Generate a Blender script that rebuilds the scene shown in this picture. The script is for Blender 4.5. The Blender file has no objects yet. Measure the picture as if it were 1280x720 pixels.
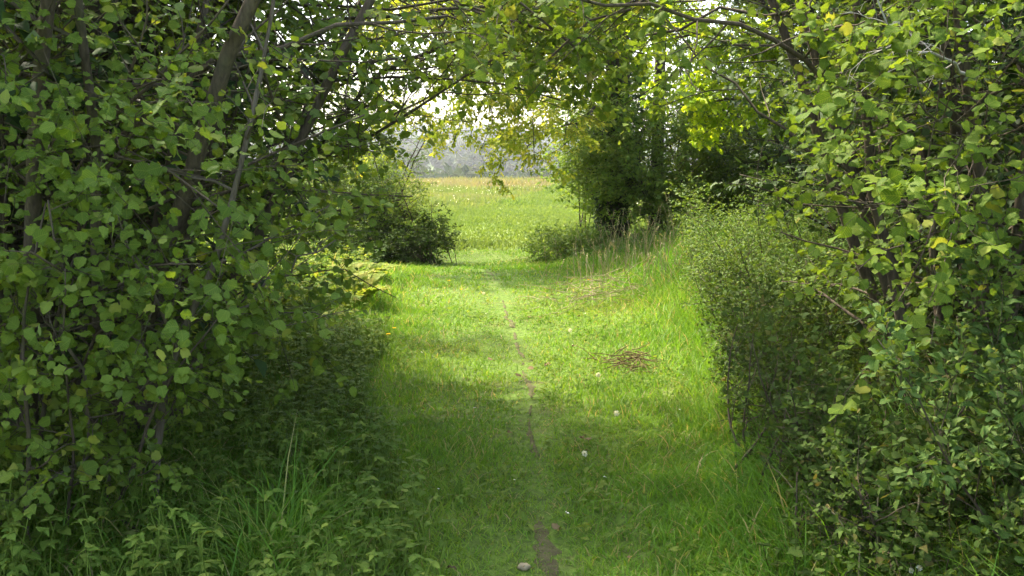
import bpy, math
import numpy as np
from mathutils import Vector

SC = bpy.context.scene
COL = SC.collection
R = math.radians
rng = np.random.default_rng(11)

# ------------------------------------------------------------------ camera
CAM_Z, LENS, PITCH = 1.6, 35.0, 7.3
F = 1280 * LENS / 36.0
cam = bpy.data.objects.new('camera', bpy.data.cameras.new('camera'))
COL.objects.link(cam)
cam.location = (0, 0, CAM_Z)
cam.rotation_euler = (R(90 - PITCH), 0, 0)
cam.data.lens = LENS
cam.data.sensor_width = 36
cam.data.clip_start = .05
cam.data.clip_end = 20000
SC.camera = cam


def P(px, py, d):
    """author's aid: the point seen at photo pixel (px, py), d metres up the path"""
    u, v = (px - 640) / F, (360 - py) / F
    c, s = math.cos(R(PITCH)), math.sin(R(PITCH))
    y, z = c + v * s, -s + v * c
    return np.array([u / y * d, d, CAM_Z + z / y * d])


# ------------------------------------------------------------------ light
SUN = np.array([-.71, .70, 0.]); SUN /= np.linalg.norm(SUN)
EL = R(55)
SUN = np.array([SUN[0] * math.cos(EL), SUN[1] * math.cos(EL), math.sin(EL)])
w = bpy.data.worlds.new('World'); SC.world = w; w.use_nodes = True
nt = w.node_tree
sky = nt.nodes.new('ShaderNodeTexSky'); sky.sky_type = 'NISHITA'; sky.sun_disc = False
sky.sun_elevation = EL; sky.sun_rotation = math.atan2(SUN[0], SUN[1])
sky.air_density = 1.0; sky.dust_density = 3.5; sky.ozone_density = .6
nt.links.new(sky.outputs[0], nt.nodes['Background'].inputs[0])
nt.nodes['Background'].inputs[1].default_value = .15
sl = bpy.data.lights.new('sun', 'SUN'); sl.energy = 2.35; sl.angle = R(1.5); sl.color = (1, .95, .84)
so = bpy.data.objects.new('sun', sl); COL.objects.link(so)
so.rotation_euler = Vector(-SUN).to_track_quat('-Z', 'Y').to_euler()
so.location = (-30, 10, 40)
vs = SC.view_settings
vs.view_transform = 'Standard'; vs.look = 'None'; vs.gamma = 1; vs.exposure = 2.55
vs.use_white_balance = True; vs.white_balance_temperature = 7000; vs.white_balance_tint = 10
cy = SC.cycles
cy.max_bounces = 6; cy.diffuse_bounces = 4; cy.glossy_bounces = 2; cy.transmission_bounces = 4
cy.volume_bounces = 0; cy.transparent_max_bounces = 4
cy.caustics_reflective = False; cy.caustics_refractive = False
cy.use_denoising = True
cy.sample_clamp_indirect = 4


# ------------------------------------------------------------------ noise and terrain
_nz = np.random.default_rng(5).random((128, 128))


def vn(x, y, s=1.0):
    x = np.asarray(x, float) / s + 37.3; y = np.asarray(y, float) / s + 11.7
    i = np.floor(x).astype(int); j = np.floor(y).astype(int)
    a = x - i; b = y - j; a = a * a * (3 - 2 * a); b = b * b * (3 - 2 * b)
    g = lambda p, q: _nz[p % 128, q % 128]
    return (g(i, j) * (1 - a) + g(i + 1, j) * a) * (1 - b) + (g(i, j + 1) * (1 - a) + g(i + 1, j + 1) * a) * b


def pathx(y):
    return np.interp(y, [0, 3.7, 5, 8, 10, 13, 16, 18, 22, 28, 40, 60], [.22, .18, .1, .06, 0, -.2, -.6, -.75, -.55, .6, 2.6, 5.5])


def half(y):
    """half width of the mown strip"""
    return np.interp(y, [0, 4, 6, 10, 15, 18, 25, 60], [.75, .8, 1.15, 1.5, 1.9, 1.6, 2.2, 2.5])


def zg(x, y):
    x = np.asarray(x, float); y = np.asarray(y, float)
    off = np.abs(x - pathx(y))
    z = .05 * (vn(x, y, 1.3) - .5) + .025 * (vn(x, y, .4) - .5)
    near = np.clip((17 - y) / 6, 0, 1)
    z = z + near * (.10 * np.clip(off - half(y) * .75, 0, 2.0))            # low banks beside the path
    z = z + .32 * np.clip((x - .5) / 1.6, 0, 1) ** 1.3 * np.exp(-((y - 13.0) / 3.4) ** 2)    # the verge on the right
    z = z - .16 * np.exp(-((y - 17.0) / 1.6) ** 2)                          # dip at the hedge gap
    z = z + np.clip((y - 19) / 40, 0, 1) ** 1.3 * .12 + .18 * np.clip((y - 18) / 10, 0, 1) * (vn(x, y, 9) - .5)
    far = np.clip(y - 60, 0, 70)
    z = z - far * far * .0031                                               # the field drops into the valley
    return z


# ------------------------------------------------------------------ mesh helpers
MAT = {}


def norm(v):
    return v / np.maximum(np.linalg.norm(v, axis=-1, keepdims=True), 1e-9)


class MB:
    """collects vertices, polygons and one 'tint' value a vertex"""

    def __init__(s):
        s.v = []; s.li = []; s.lt = []; s.t = []; s.sm = []; s.c = []; s.n = 0

    def add(s, v, faces, tint=.5, smooth=False, co=None):
        """faces: list of (m, k) arrays of indices into v"""
        v = np.asarray(v, float).reshape(-1, 3)
        for f in faces:
            f = np.asarray(f, np.int64)
            if f.size == 0: continue
            s.li.append((f + s.n).ravel()); s.lt.append(np.full(len(f), f.shape[1])); s.sm.append(np.full(len(f), smooth))
        s.v.append(v); s.n += len(v)
        s.c.append(np.zeros((len(v), 3)) if co is None else co)
        s.t.append(np.broadcast_to(np.asarray(tint, float), (len(v),)))

    def mesh(s, name, mat):
        me = bpy.data.meshes.new(name)
        v = np.concatenate(s.v); li = np.concatenate(s.li).astype(np.int32); lt = np.concatenate(s.lt).astype(np.int32)
        me.vertices.add(len(v)); me.vertices.foreach_set('co', v.astype(np.float32).ravel())
        me.loops.add(len(li)); me.loops.foreach_set('vertex_index', li)
        me.polygons.add(len(lt))
        me.polygons.foreach_set('loop_start', np.concatenate([[0], np.cumsum(lt)[:-1]]).astype(np.int32))
        me.polygons.foreach_set('loop_total', lt)
        me.polygons.foreach_set('use_smooth', np.concatenate(s.sm))
        a = me.attributes.new('tint', 'FLOAT', 'POINT'); a.data.foreach_set('value', np.concatenate(s.t).astype(np.float32))
        a = me.attributes.new('leafco', 'FLOAT_VECTOR', 'POINT'); a.data.foreach_set('vector', np.concatenate(s.c).astype(np.float32).ravel())
        me.update(calc_edges=True)
        me.materials.append(MAT[mat])
        return me

    def obj(s, name, mat, parent=None):
        if s.n == 0 or not s.li: return None
        o = bpy.data.objects.new(name, s.mesh(name, mat)); COL.objects.link(o)
        if parent is not None:
            o.parent = parent
            o.matrix_parent_inverse = parent.matrix_basis.inverted()
        return o


def tag(o, label=None, cat=None, group=None, kind=None):
    if label: o['label'] = label
    if cat: o['category'] = cat
    if group: o['group'] = group
    if kind: o['kind'] = kind
    return o


def thing(name, label, cat, loc=(0, 0, 0), group=None):
    o = bpy.data.objects.new(name, None); COL.objects.link(o)
    o.location = [float(c) for c in loc]; o.empty_display_size = .1
    return tag(o, label, cat, group)


def copy_tree(o, loc, rotz=0, scale=1, label=None, group=None):
    c = o.copy(); COL.objects.link(c)
    c.location = [float(q) for q in loc]; c.rotation_euler = (0, 0, rotz); c.scale = (scale,) * 3
    if label: c['label'] = label
    if group: c['group'] = group
    for ch in o.children:
        k = ch.copy(); COL.objects.link(k); k.parent = c; k.matrix_parent_inverse = ch.matrix_parent_inverse.copy()
    return c


def tubes(mb, pts, rad, S=6, tint=None):
    N, K, _ = pts.shape
    if N == 0: return
    tan = np.empty_like(pts); tan[:, 1:-1] = pts[:, 2:] - pts[:, :-2]; tan[:, 0] = pts[:, 1] - pts[:, 0]; tan[:, -1] = pts[:, -1] - pts[:, -2]
    tan = norm(tan)
    ref = np.where(np.abs(tan[:, :1, 2:3]) > .8, np.array([1., .1, 0]), np.array([.1, .2, 1.]))
    u = norm(np.cross(tan, np.broadcast_to(ref, tan.shape))); v = np.cross(tan, u)
    a = np.arange(S) * 2 * math.pi / S
    ring = pts[:, :, None] + rad[:, :, None, None] * (u[:, :, None] * np.cos(a)[:, None] + v[:, :, None] * np.sin(a)[:, None])
    base = (np.arange(N) * K * S)[:, None, None]; k = (np.arange(K - 1) * S)[None, :, None]; s = np.arange(S)[None, None, :]; s2 = (s + 1) % S
    q = np.stack([base + k + s, base + k + s2, base + k + S + s2, base + k + S + s], -1).reshape(-1, 4)
    cap = (np.arange(N) * K * S)[:, None] + (K - 1) * S + np.arange(S)[None]
    t = rng.random(N) if tint is None else np.full(N, tint)
    mb.add(ring, [q, cap], np.repeat(t, K * S), True)


def grow(p, d, L, r, K=6, wob=.15, up=0., tip=.3):
    N = len(p); pts = np.empty((N, K + 1, 3)); pts[:, 0] = p; d = norm(np.asarray(d, float))
    L = np.broadcast_to(L, (N,)); r = np.broadcast_to(r, (N,))
    for k in range(K):
        d = d + wob * rng.standard_normal((N, 3)); d[:, 2] += up; d = norm(d)
        pts[:, k + 1] = pts[:, k] + d * (L / K)[:, None]
    rad = r[:, None] * np.linspace(1, tip, K + 1)[None]
    return pts, rad


def kids(pts, rad, n, t0, t1, a0, a1, flat=1.0):
    """n side shoots on every axis -> start, direction, parameter, radius there, parent"""
    N, K1, _ = pts.shape; K = K1 - 1
    t = t0 + (t1 - t0) * (np.arange(n)[None] + rng.random((N, n))) / n
    f = np.minimum(t * K, K - 1e-4); i = f.astype(int); wt = (f - i)[..., None]; row = np.arange(N)[:, None]
    a, b = pts[row, i], pts[row, i + 1]
    p = a * (1 - wt) + b * wt; tan = norm(b - a)
    ref = np.where(np.abs(tan[..., 2:3]) > .85, np.array([1., 0, 0]), np.array([0, 0, 1.]))
    u = norm(np.cross(tan, np.broadcast_to(ref, tan.shape))); v = np.cross(tan, u)
    az = rng.random((N, 1)) * 6.28 + np.arange(n)[None] * 2.4 + .6 * rng.standard_normal((N, n))
    an = a0 + (a1 - a0) * rng.random((N, n))
    d = tan * np.cos(an)[..., None] + (u * np.cos(az)[..., None] + v * np.sin(az)[..., None]) * np.sin(an)[..., None]
    d[..., 2] *= flat
    r = rad[row, i] * (1 - wt[..., 0]) + rad[row, i + 1] * wt[..., 0]
    return p.reshape(-1, 3), norm(d).reshape(-1, 3), t.ravel(), r.ravel(), np.repeat(np.arange(N), n)


# ------------------------------------------------------------------ leaf shapes (x across, y along, z up)
def leaf_shape(kind):
    if kind == 'oval':
        mid = [(0, 0, 0), (0, .35, .03), (0, .7, .0), (0, 1, -.08)]
        side = [(.14, .16, .04), (.25, .45, .06), (.20, .74, .02)]
    elif kind == 'obovate':
        mid = [(0, 0, 0), (0, .4, .04), (0, .75, .0), (0, 1, -.08)]
        side = [(.08, .16, .02), (.20, .5, .06), (.21, .80, .02)]
    elif kind == 'nettle':
        mid = [(0, 0, 0), (0, .33, .03), (0, .68, .0), (0, 1, -.12)]
        side = [(.27, .06, .03), (.30, .36, .05), (.18, .68, .01)]
    elif kind == 'small':
        v = [(0, 0, 0), (0, 1, -.05), (.36, .45, .06), (-.36, .45, .06)]
        return np.array(v), [np.array([(0, 2, 1), (0, 1, 3)])]
    elif kind in ('oak', 'hazel'):
        o = [(.28, .03), (.43, .17), (.42, .25), (.53, .42), (.47, .50), (.45, .66), (.33, .76), (.20, .91)] if kind == 'hazel' else [(.05, .1), (.16, .2), (.12, .3), (.27, .42), (.17, .52), (.30, .68), (.17, .78), (.16, .95)]
        v = [(0, 0, 0), (0, .35, .02), (0, .7, .02), (0, 1.02, -.08)]
        f4, f3 = [], []
        for sgn in (1, -1):
            b = len(v)
            v += [(sgn * x, y, .05 * math.sin(y * 9) if kind == 'oak' else .06 * min(1, y * 2.5) - .05 * y * y) for x, y in o]
            rows = [(0, b, b + 1), (0, b + 1, b + 2), (0, b + 2, 1), (1, b + 2, b + 3), (1, b + 3, b + 4), (1, b + 4, 2), (2, b + 4, b + 5), (2, b + 5, b + 6), (2, b + 6, 3), (3, b + 6, b + 7)]
            f3 += rows if sgn > 0 else [r[::-1] for r in rows]
        return np.array(v), [np.array(f3)]
    v = mid + side + [(-x, y, z) for x, y, z in side]
    f4, f3 = [], []
    for b, sg in ((4, 1), (7, -1)):
        q4 = [(0, b, b + 1, 1), (1, b + 1, b + 2, 2)]; q3 = [(2, b + 2, 3)]
        f4 += q4 if sg > 0 else [r[::-1] for r in q4]; f3 += q3 if sg > 0 else [r[::-1] for r in q3]
    return np.array(v, float), [np.array(f4), np.array(f3)]


def put_leaves(mb, kind, pos, Y, Nn, size, tint):
    """one leaf at every pos: Y along the leaf, Nn its upper face"""
    V, FS = leaf_shape(kind)
    n = len(pos)
    if n == 0: return
    Y = norm(Y); X = norm(np.cross(Y, Nn)); Z = np.cross(X, Y)
    s = np.broadcast_to(size, (n,))[:, None]
    wx = s * (.85 + .3 * rng.random((n, 1))); cz = s * (.3 + 3.4 * rng.random((n, 1)) ** 1.5)
    M = len(V)
    J = np.broadcast_to(V, (n, M, 3))
    if M > 4: J = J + np.array([.045, .045, .03]) * rng.standard_normal((n, M, 3)) * (np.abs(V[:, :1]) > .02)
    J = J + np.stack([.22 * rng.standard_normal((n, 1)) * V[:, 1] ** 2, 0 * J[..., 0], 0 * J[..., 0]], -1)    # bent to one side
    v = pos[:, None] + (X * wx)[:, None] * J[..., 0:1] + (Y * s)[:, None] * J[..., 1:2] + (Z * cz)[:, None] * J[..., 2:3]; off = (np.arange(n) * M)[:, None, None]
    mb.add(v, [(f[None] + off).reshape(-1, f.shape[1]) for f in FS], np.repeat(tint, M), True, np.tile(V, (n, 1)) + [0, 0, 1])


def leaves_on(mb, pts, rad, n, kind, size, centre=None, up=.7, out=.5, rnd=.45, droop=.3, tint=(.2, .8), t0=.15, keep=None, tipyoung=.25):
    N, K1, _ = pts.shape
    if N == 0: return
    p, d, t, r, par = kids(pts, rad, n, t0, 1.0, .1, .2)
    i = np.minimum((t * (K1 - 1)).astype(int), K1 - 2)
    tan = norm(pts[par, i + 1] - pts[par, i])
    side = norm(np.cross(tan, np.array([0, 0, 1.]) + .25 * rng.standard_normal(tan.shape)))
    sg = np.where((np.tile(np.arange(n), N) % 2) == 0, 1., -1.)[:, None]
    last = (np.tile(np.arange(n), N) == n - 1)[:, None]
    Y = tan * np.where(last, 1.2, .55) + side * sg * np.where(last, .1, .85) + .25 * rng.standard_normal(tan.shape)
    Y[:, 2] -= droop * (.4 + rng.random(len(Y)))
    Y = norm(Y)
    Nn = up * np.array([0, 0, 1.]) + rnd * rng.standard_normal(tan.shape)
    if centre is not None:
        o = p - centre; o[:, 2] *= .25
        Nn = Nn + out * norm(o)
    s = size * (.4 + .75 * rng.random(len(p))) * (1 - .25 * t)
    pos = p + Y * (s * .18)[:, None]
    tn = np.clip(tint[0] + (tint[1] - tint[0]) * rng.random(len(p)) + tipyoung * (t - .5), 0, 1)
    tn[rng.random(len(tn)) < .03] = 1
    if keep is not None:
        m = keep(pos + Y * (s * .5)[:, None]); pos, Y, Nn, s, tn = pos[m], Y[m], Nn[m], s[m], tn[m]
    put_leaves(mb, kind, pos, Y, Nn, s, tn)


# the way people keep clear: nothing grows into it
def clear_way(p):
    x, y, z = p[:, 0], p[:, 1], p[:, 2]
    h = half(y) + .0; hw = np.where(y < 9, np.interp(y, [0, 2.5, 4, 6.5, 9], [.7, .75, .85, 1.02, 1.35]), h)
    top = np.interp(y, [0, 3, 5, 7, 9, 12, 16, 19, 24], [2.3, 2.1, 1.9, 1.85, 1.95, 2.2, 2.6, 3.0, 6])
    near_eye = (y < 3.0) & (np.abs(x) < 1.6) & (z > .8)
    e = (np.abs(x - pathx(y) - np.interp(y, [0, 5, 9], [.06, .1, .12])) / hw) ** 2 + (np.maximum(z - .75, 0) / (top - .75)) ** 2
    return ~(((e < 1) & (y > -1) & (y < 30)) | near_eye)


def all_ok(p):
    return np.ones(len(p), bool)


# ------------------------------------------------------------------ woody plants
def pl(points, K=10, wob=.02):
    """an axis through the given points"""
    q = np.array(points, float); s = np.r_[0, np.cumsum(np.linalg.norm(np.diff(q, axis=0), axis=1))]
    t = np.linspace(0, s[-1], K + 1)
    o = np.stack([np.interp(t, s, q[:, i]) for i in range(3)], 1)
    o[1:-1] = (o[:-2] + 2 * o[1:-1] + o[2:]) / 4
    o[1:-1] += wob * rng.standard_normal((K - 1, 3))
    return o


def woody(name, label, cat, base, stems, limbs=(), leaf='hazel', size=.065, lmat='hazel_leaf', bmat='bark',
          nb=16, bl=(.7, 1.5), bt=(.12, 1), ba=(.7, 1.3), bup=.03, bflat=.6, nt_=8, tl=(.25, .5), twup=-.02, nl=7,
          keep=clear_way, tint=(.2, .8), up=.6, out=.6, rnd=.45, droop=.3, stem_name='stem', group=None, sub=0, S=7, parts=True, twob=.16, leaf_t0=.1):
    """stems: list of (axis (K+1,3), radius, tip).  stems > branches > twigs > leaves"""
    root = thing(name, label, cat, base, group)
    base = np.asarray(base, float)
    ax = [a for a, r, t in stems]; rd = [r * np.linspace(1, t, len(a)) for a, r, t in stems]
    if parts:
        for a, r in zip(ax, rd):
            m = MB(); tubes(m, a[None], r[None], S); m.obj(stem_name, bmat, root)
    else:
        m = MB()
        for a, r in zip(ax, rd): tubes(m, a[None], r[None], S)
        m.obj(stem_name, bmat, root)
    for a, r, t in limbs:
        ax.append(a); rd.append(r * np.linspace(1, t, len(a)))
        m = MB(); tubes(m, a[None], rd[-1][None], S); m.obj('limb', bmat, root)
    tw = MB(); lv = MB()
    K = max(len(a) for a in ax)
    A = np.stack([a if len(a) == K else pl(a, K - 1, 0) for a in ax]); RD = np.stack([np.interp(np.linspace(0, 1, K), np.linspace(0, 1, len(r)), r) for r in rd])
    p, d, t, r, par = kids(A, RD, nb, bt[0], bt[1], ba[0], ba[1], bflat)
    L = (bl[0] + (bl[1] - bl[0]) * rng.random(len(p))) * (1.1 - .5 * t)
    m = keep(p + d * (L * .5)[:, None]) & keep(p + d * (L * .9)[:, None]); p, d, L, r = p[m], d[m], L[m], r[m]
    bp, br = grow(p, d, L, np.minimum(r * .55, .004 + L * .006), 6, .14, bup, .35)
    tubes(tw, bp, br, 5)
    if sub:
        p, d, t, r, par = kids(bp, br, sub, .2, 1, .5, 1.1, .8)
        L2 = L[par] * (.35 + .3 * rng.random(len(p)))
        b2, r2 = grow(p, d, L2, r * .7, 6, .14, bup, .4)
        tubes(tw, b2, r2, 4)
        bp = np.concatenate([bp, b2]); br = np.concatenate([br, r2])
    p, d, t, r, par = kids(bp, br, nt_, .15, 1, .5, 1.15, .75)
    Lt = (tl[0] + (tl[1] - tl[0]) * rng.random(len(p))) * (1.15 - .5 * t)
    m = keep(p + d * (Lt * .7)[:, None]) & keep(p); p, d, Lt, r = p[m], d[m], Lt[m], r[m]
    tp, tr = grow(p, d, Lt, np.minimum(r * .6, .0035), 4, twob, twup, .4)
    tubes(tw, tp, tr, 3)
    tw.obj('branches', bmat, root)
    c = base + np.array([0, 0, 1.])
    leaves_on(lv, tp, tr, nl, leaf, size, c, up, out, rnd, droop, tint, keep=keep, t0=leaf_t0)
    lv.obj('crown', lmat, root)
    return root


def clump(base, n, spread, lean, Ls, r, up=.0, wob=.05, K=10, bias=(0, 0), tip=.25):
    """n stems rising from one stool"""
    b = np.array(base, float); out = []
    for i in range(n):
        az = 6.283 * (i + rng.random()) / n; q = rng.random() ** .6
        p = b + np.array([math.cos(az), math.sin(az), 0]) * spread * q
        p[2] = float(zg(p[0], p[1])) - .05
        d = np.array([math.cos(az) * lean * (.3 + q) + bias[0], math.sin(az) * lean * (.3 + q) + bias[1], 1])
        L = Ls[0] + (Ls[1] - Ls[0]) * rng.random()
        for _ in range(25):
            a, _r = grow(p[None], d[None], L, 1, K, wob, up)
            if clear_way(a[0]).all(): break
            d = d + np.array([.06 * np.sign(p[0]), 0, .05])
        out.append((a[0], r[0] + (r[1] - r[0]) * rng.random(), tip))
    return out


def gp(x, y, dz=0):
    return np.array([x, y, float(zg(x, y)) + dz])


# ------------------------------------------------------------------ materials
def mk(name):
    m = bpy.data.materials.new(name); m.use_nodes = True; t = m.node_tree; t.nodes.clear(); MAT[name] = m
    o = t.nodes.new('ShaderNodeOutputMaterial')
    return m, t, o


def N_(t, k, **kw):
    n = t.nodes.new(k)
    for a, b in kw.items(): setattr(n, a, b)
    return n


def ramp(t, fac, stops):
    r = N_(t, 'ShaderNodeValToRGB'); e = r.color_ramp.elements
    while len(e) < len(stops): e.new(.5)
    for q, (p, c) in zip(e, stops): q.position = p; q.color = (*c, 1)
    if fac is not None: t.links.new(fac, r.inputs[0])
    return r.outputs[0]


def noise(t, scale, detail=3, vec=None, rough=.6):
    n = N_(t, 'ShaderNodeTexNoise'); n.inputs['Scale'].default_value = scale; n.inputs['Detail'].default_value = detail; n.inputs['Roughness'].default_value = rough
    if vec is None:
        g = N_(t, 'ShaderNodeNewGeometry'); vec = g.outputs['Position']
    t.links.new(vec, n.inputs['Vector'])
    return n.outputs[0]


def mixc(t, fac, a, b, blend='MIX'):
    n = N_(t, 'ShaderNodeMix', data_type='RGBA', blend_type=blend)
    for s, v in ((0, fac), (6, a), (7, b)):
        if hasattr(v, 'is_linked') or hasattr(v, 'links'): t.links.new(v, n.inputs[s])
        else: n.inputs[s].default_value = v if s == 0 else (*v, 1)
    return n.outputs[2]


def math_(t, op, a, b=.5):
    n = N_(t, 'ShaderNodeMath', operation=op)
    for i, v in enumerate((a, b)):
        if hasattr(v, 'links'): t.links.new(v, n.inputs[i])
        else: n.inputs[i].default_value = v
    return n.outputs[0]


def attr(t):
    a = N_(t, 'ShaderNodeAttribute'); a.attribute_name = 'tint'; return a.outputs['Fac']


def leaf_mat(name, stops, trans=.42, tcol=1.25, rough=.6, spec=.16, nscale=.9, back=.12, veins=False):
    m, t, o = mk(name)
    f = attr(t)
    f = math_(t, 'ADD', f, math_(t, 'MULTIPLY', math_(t, 'SUBTRACT', noise(t, nscale, 2), .5), .7))
    c = ramp(t, f, stops)
    g = N_(t, 'ShaderNodeNewGeometry')
    if veins:
        a = N_(t, 'ShaderNodeAttribute'); a.attribute_name = 'leafco'; q = N_(t, 'ShaderNodeSeparateXYZ'); t.links.new(a.outputs['Vector'], q.inputs[0])
        ax = math_(t, 'ABSOLUTE', q.outputs[0])
        rib = math_(t, 'LESS_THAN', ax, .018)
        sv = math_(t, 'GREATER_THAN', math_(t, 'SINE', math_(t, 'MULTIPLY', math_(t, 'SUBTRACT', q.outputs[1], math_(t, 'MULTIPLY', ax, .8)), 44.)), .82)
        vf = math_(t, 'MULTIPLY', math_(t, 'MAXIMUM', rib, sv), .3)
        c = mixc(t, vf, c, tuple(1.5 * k for k in stops[-1][1]))
        c = mixc(t, ramp(t, noise(t, 55, 2), [(.68, (0,) * 3), (.74, (.7,) * 3)]), c, (.13, .085, .03))
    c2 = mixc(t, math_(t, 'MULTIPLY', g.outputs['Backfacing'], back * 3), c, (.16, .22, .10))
    b = N_(t, 'ShaderNodeBsdfPrincipled'); b.inputs['Roughness'].default_value = rough; b.inputs['Specular IOR Level'].default_value = spec
    t.links.new(c2, b.inputs['Base Color'])
    tr = N_(t, 'ShaderNodeBsdfTranslucent')
    t.links.new(mixc(t, 1.0, c, (1.25 * tcol, 1.15 * tcol, .55 * tcol), 'MULTIPLY'), tr.inputs['Color'])
    mx = N_(t, 'ShaderNodeMixShader'); mx.inputs[0].default_value = trans
    t.links.new(b.outputs[0], mx.inputs[1]); t.links.new(tr.outputs[0], mx.inputs[2]); t.links.new(mx.outputs[0], o.inputs[0])


leaf_mat('hazel_leaf', [(.0, (.058, .112, .014)), (.5, (.092, .158, .019)), (.85, (.13, .195, .026)), (1, (.20, .23, .036))], veins=True)
leaf_mat('right_hazel_leaf', [(.0, (.055, .105, .014)), (.5, (.085, .150, .018)), (.9, (.125, .185, .022)), (1, (.20, .22, .04))], spec=.08, back=.05, veins=True)
leaf_mat('oak_leaf', [(.0, (.16, .23, .02)), (.5, (.26, .32, .03)), (1, (.40, .39, .06))], trans=.5)
leaf_mat('maple_leaf', [(.0, (.15, .26, .015)), (.5, (.24, .36, .02)), (1, (.35, .43, .03))], trans=.55)
leaf_mat('thorn_leaf', [(.0, (.045, .095, .018)), (.5, (.075, .145, .024)), (1, (.13, .19, .035))], trans=.35)
leaf_mat('bush_leaf', [(.0, (.08, .15, .02)), (.5, (.125, .21, .028)), (1, (.19, .25, .04))], trans=.4)
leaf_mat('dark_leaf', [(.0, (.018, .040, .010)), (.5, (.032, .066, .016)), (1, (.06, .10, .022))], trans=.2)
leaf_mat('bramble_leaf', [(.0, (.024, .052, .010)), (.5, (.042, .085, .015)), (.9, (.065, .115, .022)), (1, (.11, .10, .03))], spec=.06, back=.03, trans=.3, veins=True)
leaf_mat('sloe_leaf', [(.0, (.036, .078, .018)), (.6, (.056, .108, .024)), (1, (.11, .15, .035))], spec=.08, trans=.3, back=.03, veins=True)
leaf_mat('herb_leaf', [(.0, (.06, .115, .020)), (.5, (.095, .165, .026)), (1, (.17, .22, .04))], trans=.35, spec=.05, veins=True)
leaf_mat('fern_leaf', [(.0, (.09, .16, .022)), (.6, (.16, .22, .035)), (1, (.28, .27, .07))], spec=.05, back=0, trans=.4)
leaf_mat('wood_leaf', [(.0, (.028, .045, .02)), (.5, (.05, .07, .028)), (1, (.09, .10, .04))], spec=0, trans=.2, nscale=.05)
leaf_mat('scrub_leaf', [(.0, (.07, .07, .035)), (.5, (.11, .10, .05)), (1, (.13, .13, .05))], spec=0, trans=.2, nscale=.05)
leaf_mat('grass', [(.0, (.062, .160, .018)), (.5, (.115, .240, .026)), (.84, (.19, .29, .04)), (.93, (.30, .27, .11)), (1, (.36, .29, .15))], trans=.4, rough=.5, nscale=.55, back=.0)
leaf_mat('meadow', [(.0, (.095, .175, .035)), (.45, (.15, .205, .055)), (.75, (.205, .205, .095)), (1, (.23, .195, .115))], trans=.35, rough=.6, nscale=.12, back=.0)
leaf_mat('dry', [(.0, (.20, .17, .09)), (1, (.36, .32, .19))], trans=.2, rough=.7, spec=.05, back=0)
leaf_mat('dead', [(.0, (.07, .05, .025)), (1, (.18, .135, .07))], spec=.05, back=0, trans=.1, rough=.8)
leaf_mat('white_petal', [(.0, (.70, .70, .66)), (1, (.82, .82, .78))], trans=.3, rough=.6)
leaf_mat('yellow_petal', [(.0, (.75, .52, .02)), (1, (.85, .66, .04))], trans=.25, rough=.6)


def bark_mat(name, c0, c1, moss=.3, sc=1.0):
    m, t, o = mk(name)
    g = N_(t, 'ShaderNodeNewGeometry'); mp = N_(t, 'ShaderNodeMapping'); mp.inputs['Scale'].default_value = (1, 1, .18)
    t.links.new(g.outputs['Position'], mp.inputs['Vector'])
    n1 = noise(t, 60 * sc, 5, mp.outputs[0]); n2 = noise(t, 5, 3)
    c = ramp(t, n1, [(.3, c0), (.7, c1)])
    c = mixc(t, ramp(t, n2, [(.5, (0, 0, 0)), (.75, (moss,) * 3)]), c, (.045, .06, .018))
    b = N_(t, 'ShaderNodeBsdfPrincipled'); b.inputs['Roughness'].default_value = .85; b.inputs['Specular IOR Level'].default_value = .2
    t.links.new(c, b.inputs['Base Color'])
    bp = N_(t, 'ShaderNodeBump'); bp.inputs['Strength'].default_value = .7; bp.inputs['Distance'].default_value = .01
    t.links.new(n1, bp.inputs['Height']); t.links.new(bp.outputs[0], b.inputs['Normal']); t.links.new(b.outputs[0], o.inputs[0])


bark_mat('bark', (.045, .034, .022), (.11, .085, .058), .5)
bark_mat('pale_bark', (.07, .055, .038), (.15, .125, .09), .4)
bark_mat('dark_bark', (.025, .020, .015), (.07, .055, .04), .5, .4)
bark_mat('dead_twig', (.22, .20, .17), (.42, .40, .36), .1)


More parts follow.
